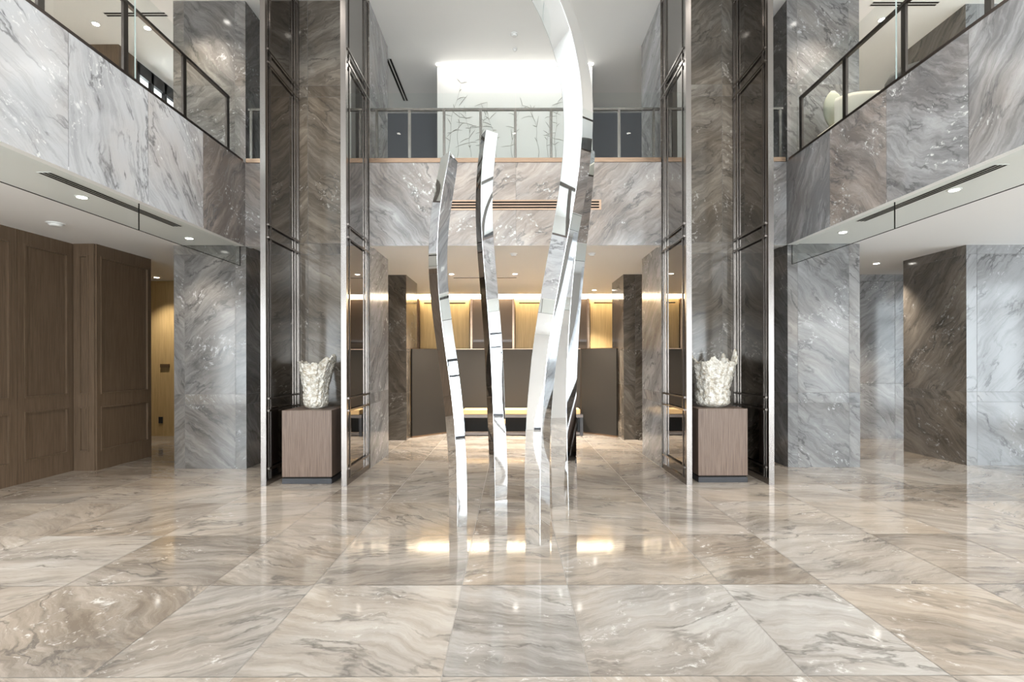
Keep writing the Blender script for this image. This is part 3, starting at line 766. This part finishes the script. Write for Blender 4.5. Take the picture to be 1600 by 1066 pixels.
vase(-2.513, 6.615, 0.90, 0.585, 0.148, 0.225, 0.05,
     lambda a: 0.98 + 0.20*bumpf(a, -0.15, 0.75) + 0.16*bumpf(a, 1.4, 0.5) + 0.06*bumpf(a, PI, 0.9), 'narrow frosted crystal vase with flared jagged rim on the left pedestal', 2.0)
vase(2.576, 6.64, 0.905, 0.60, 0.205, 0.285, 0.015,
     lambda a: 0.95 + 0.28*bumpf(a, -0.05, 0.32) + 0.2*bumpf(a, 0.7, 0.3) + 0.22*bumpf(a, PI*0.95, 0.8) + 0.10*bumpf(a, -1.9, 0.4), 'broad frosted crystal vase with spiky rim on the right pedestal', 5.0)

# ------------------------------------------------------------------ mirror polished steel sculptures
def sculpture(keys, depth, label, deg=5, ztop=None, tip=(0, 0, 0, 0), ybase=None):
    """keys: (y, left, ridge, right) in the photograph; depth(y) gives distance"""
    k = np.array(keys, float); y = k[:, 0]
    yn = (y-500)/350.0
    fl, fr, fg = (np.polyfit(yn, k[:, c], min(deg, len(y)-1)) for c in (1, 2, 3))
    y0, y1 = y.max(), y.min()
    n = 90; rows = []
    for i in range(n+1):
        yy = y0 + (y1-y0)*i/n; t = (yy-500)/350.0
        l, r_, g = np.polyval(fl, t), np.polyval(fr, t), np.polyval(fg, t)
        Y = depth(yy); a = max(r_-l, 1)*Y/F; b_ = max(g-r_, 1)*Y/F
        s = math.hypot(a, b_); ph = math.atan2(a, b_)
        z = EYE + (HOR-yy)*Y/F
        if i == 0: z = 0.0
        cxx = ((l+g)/2-800)*Y/F
        d = s/math.sqrt(2)
        F_ = Vector((cxx + a/2 - b_/2, Y, z))           # front corner, x between the extremes
        Lc = F_ + Vector((-s*math.sin(ph), s*math.cos(ph), 0)); Rc = F_ + Vector((s*math.cos(ph), s*math.sin(ph), 0))
        Bc = Lc + Rc - F_
        rows.append([F_, Rc, Bc, Lc])
    # let the base sit on the floor, the tip slope as cut
    for c in range(4): rows[-1][c].z += tip[c]
    t = thing('mirror_sculpture', ((rows[0][0].x+rows[0][2].x)/2, (rows[0][0].y+rows[0][2].y)/2, 0), label, 'sculpture', 'mirror polished steel sculptures')
    q = MB(); kk = q.grid(rows, 0, True, True)
    for base, fl_ in ((kk, 1), (kk+n*4, 0)):
        f = tuple(range(base, base+4)); f = f[::-1] if fl_ else f
        q.f.append(f); q.uv.append([(0,0)]*4); q.at.append((0,0,0,0)); q.mi.append(0); q.sm.append(True)
    q.build('steel_beam', M['steel'], t, 0.004)
    return t
S1 = [(832, 699, 714, 727.7), (771, 699, 714, 728), (718, 698, 712.6, 726.8), (675, 695, 711, 724.5), (639, 692, 707, 721.5), (603, 688.5, 703.7, 718),
      (568, 683.5, 699, 714), (530, 678, 694, 708), (486, 672.8, 688, 702.8), (441, 669.3, 685, 698.9), (397, 667.7, 683.7, 697.8), (370, 668, 684.4, 698.5),
      (333, 671, 687, 702), (296, 677, 692.8, 707.8), (241, 688, 703.5, 715)]
S2 = [(783, 763, 772.7, 792), (740, 763, 772.3, 792), (700, 762, 771.4, 791.5), (639, 760, 770.3, 789), (600, 758, 768.6, 787.4), (550, 756, 766.4, 785.5), (500, 753, 762.7, 782),
      (459, 750, 760.3, 779), (420, 747, 757.2, 775.9), (370, 743.8, 753.2, 771.6), (296, 742.5, 752, 770.2), (237, 747.5, 756.2, 775.2), (202, 752, 760.5, 779.4)]
S3 = [(854, 820.4, 843.6, 860.5), (800, 819.5, 843.3, 860.5), (736, 819.5, 843.8, 861), (675, 821, 846, 862), (621, 825, 849.5, 865.5), (568, 830.8, 853.5, 871), (521.5, 836.5, 861, 878),
      (477, 842.5, 867.7, 886), (423.5, 852, 877.5, 896.5), (380, 860, 885.5, 904), (343, 867, 893, 911), (304, 874, 899.8, 917.8), (272, 878, 904.5, 923), (237, 881.5, 908, 928),
      (208, 883.4, 909.8, 931.5), (165, 882.5, 910.8, 933), (110, 877.6, 906.5, 928.5), (55, 864, 895, 919), (0, 843, 876, 905), (-40, 822, 858, 890)]
S4 = [(800, 863, 888, 905.5), (736, 862, 886.5, 904), (675, 861.5, 885.5, 903.2), (621, 862, 885.5, 904), (568, 863.5, 886.3, 905.2), (521.5, 866, 888.7, 907.8), (477, 869.5, 892, 911), (423.5, 874.5, 897, 916),
      (380, 879.5, 902, 921), (343, 883, 905.5, 924.5), (304, 887.5, 910, 929), (272, 890.5, 913, 932), (228, 892.5, 915, 934)]
def lerp_depth(pts):
    xs_ = [p[0] for p in pts][::-1]; ys_ = [p[1] for p in pts][::-1]
    co = np.polyfit(np.array(xs_)/500.0, ys_, 3)
    return lambda y: float(np.polyval(co, y/500.0))
base_depth = lambda y: EYE*F/(y-HOR)
d1, d2, d3, d4 = base_depth(832), base_depth(783), base_depth(854), base_depth(800)
sculpture(S1, lambda y: d1, 'leftmost and shortest-looking mirror steel sculpture, left of the wavy slender one', 6, tip=(0.03, -0.035, -0.02, 0.0))
sculpture(S2, lambda y: d2, 'slender wavy mirror steel sculpture second from the left, set furthest back', 6, tip=(0, -0.02, 0, 0))
sculpture(S3, lerp_depth([(854, d3), (700, d3), (521, d3), (423, 4.13), (300, 4.12), (206, 4.11), (110, 4.1), (0, 4.1), (-40, 4.1)]), 'largest mirror steel sculpture nearest the camera, curving over leftwards at the top', 7)
sculpture(S4, lambda y: d4, 'mirror steel sculpture standing right behind the tallest curved one', 6)

# ------------------------------------------------------------------ lobby screen and bench
t = thing('folding_screen', (0.05, 10.4, 0), 'low dark leather screen with angled wings across the lift lobby', 'screen')
def wing(name, p, q_, th=0.05, h=1.74):
    p = Vector((*p, 0)); q_ = Vector((*q_, 0)); d = (q_-p).normalized(); nrm = Vector((-d.y, d.x, 0))*th
    m = MB(); bs = [p, q_, q_+nrm, p+nrm]
    lo = [v+Vector((0, 0, 0.03)) for v in bs]; hi = [v+Vector((0, 0, h)) for v in bs]
    for i in range(4): m.quad([lo[i], lo[(i+1) % 4], hi[(i+1) % 4], hi[i]])
    m.quad(hi); m.quad(lo[::-1]); o = m.build(name, M['leather'], t)
    for z0, z1, nm in ((0, 0.03, 'bottom_trim'), (h, h+0.012, 'top_trim')):
        e = MB(); a = [v+Vector((0, 0, z0)) for v in bs]; c = [v+Vector((0, 0, z1)) for v in bs]
        for i in range(4): e.quad([a[i], a[(i+1) % 4], c[(i+1) % 4], c[i]])
        e.quad(c); e.quad(a[::-1]); e.build(nm, M['copper'], o)
wing('centre_panel', (-1.33, 10.72), (1.42, 10.72))
wing('wing_panel', (-1.95, 10.08), (-1.345, 10.71))
wing('wing_panel', (1.435, 10.71), (2.04, 10.08))
t = thing('bench', (0.18, 10.4, 0), 'long bench with tan cushion and dark legs in front of the leather screen', 'bench')
q = MB(); q.box(-0.98, 1.36, 10.26, 10.66, 0.43, 0.53); q.build('cushion', M['tan'], t, 0.012)
q = MB(); q.box(-1.03, 1.41, 10.25, 10.67, 0.37, 0.43); q.build('seat_frame', M['darkbronze'], t)
for x in (-1.0, 1.38):
    for y in (10.28, 10.64):
        q = MB(); q.box(x-0.03, x+0.03, y-0.02, y+0.02, 0, 0.37); q.build('leg', M['black'], t)
q = MB(); q.box(-0.97, 1.35, 10.30, 10.34, 0.02, 0.07); q.build('stretcher', M['darkbronze'], t)

# ------------------------------------------------------------------ wall plates in the left corridor
t = tag(MB().box(-7.08, -6.90, 10.375, 10.399, 1.385, 1.455).build('sign_plate', M['plate']), 'small bronze plate on the golden wood wall in the far left corridor', 'sign')
q = MB(); q.box(-7.12, -7.04, 10.385, 10.399, 0.26, 0.39)
t = tag(q.build('wall_outlet', M['black']), 'black socket plate low on the golden wood wall in the far left corridor', 'socket')

# ------------------------------------------------------------------ sofa and chair on the right gallery
t = thing('sofa', (4.75, 6.75, ZU), 'taupe sofa with rounded end behind the right glass balustrade', 'sofa')
def rounded(path, z0, z1, th, name, mat):
    """upholstered band of thickness th following a plan path, rounded on top"""
    q = MB(); prof = [(-th/2, z0), (-th/2, z1-0.07), (-th*0.32, z1-0.015), (0, z1), (th*0.32, z1-0.015), (th/2, z1-0.07), (th/2, z0)]
    rows = []
    for i, p in enumerate(path):
        a = Vector(path[max(i-1, 0)]); c = Vector(path[min(i+1, len(path)-1)]); d = (c-a).normalized(); nn = Vector((-d.y, d.x))
        rows.append([(p[0]+nn.x*k, p[1]+nn.y*k, z) for k, z in prof])
    kk = q.grid(rows, 0, True, True); m = len(prof)
    for base, fl in ((kk, 0), (kk+(len(rows)-1)*m, 1)):
        f = tuple(range(base, base+m)); f = f[::-1] if fl else f
        q.f.append(f); q.uv.append([(0, 0)]*m); q.at.append((0, 0, 0, 0)); q.mi.append(0); q.sm.append(False)
    return q.build(name, mat, t)
pth = [(4.42-0.22*math.cos(a), 6.72-0.22*math.sin(a)) for a in (0.3, 0.7, 1.1, 1.5)] + [(4.7, 6.48), (5.1, 6.46), (5.6, 6.46)]
rounded(pth, ZU+0.08, ZU+0.76, 0.15, 'backrest', M['taupe'])
q = MB(); q.box(4.15, 5.6, 6.62, 7.05, ZU+0.10, ZU+0.44); q.build('seat', M['taupe'], t, 0.04)
for x, y in ((4.45, 6.62), (5.5, 6.62), (4.42, 6.98), (5.5, 6.98)):
    q = MB(); q.box(x-0.02, x+0.02, y-0.02, y+0.02, ZU, ZU+0.10); q.build('leg', M['black'], t)
q = MB(); rows = []
for i in range(11):
    u = i/10; w = max(0.04, math.sin(PI*u))**0.55
    rows.append([(4.37+0.15*w*math.cos(2*PI*k/20)-0.05*u, 6.93+0.07*w*math.sin(2*PI*k/20), ZU+0.445+0.55*u) for k in range(20)])
kk = q.grid(rows, 0, True, True)
for base, fl in ((kk, 1), (kk+200, 0)):
    f = tuple(range(base, base+20)); f = f[::-1] if fl else f
    q.f.append(f); q.uv.append([(0, 0)]*20); q.at.append((0, 0, 0, 0)); q.mi.append(0); q.sm.append(False)
tag(q.build('throw_pillow', M['sage']), 'sage green pillow standing on the sofa behind the right balustrade', 'pillow')
t = thing('lounge_chair', (4.66, 5.95, ZU), 'charcoal round backed chair behind the right glass balustrade, nearer than the sofa', 'chair')
q = MB(); rows = []
for z, r in ((0.12, 0.24), (0.2, 0.29), (0.45, 0.30), (0.62, 0.29), (0.70, 0.25), (0.68, 0.21), (0.45, 0.21)):
    rows.append([(4.66+r*math.cos(2*PI*k/28), 5.95+r*math.sin(2*PI*k/28), ZU+z) for k in range(28)])
q.grid(rows, 0, True, True); q.build('shell', M['darkfab'], t)
q = MB(); q.disc((4.66, 5.95), 0.215, ZU+0.30, ZU+0.45, 28); q.build('seat', M['darkfab'], t)
q = MB(); q.disc((4.66, 5.95), 0.2, ZU, ZU+0.12, 28); q.build('base', M['black'], t)
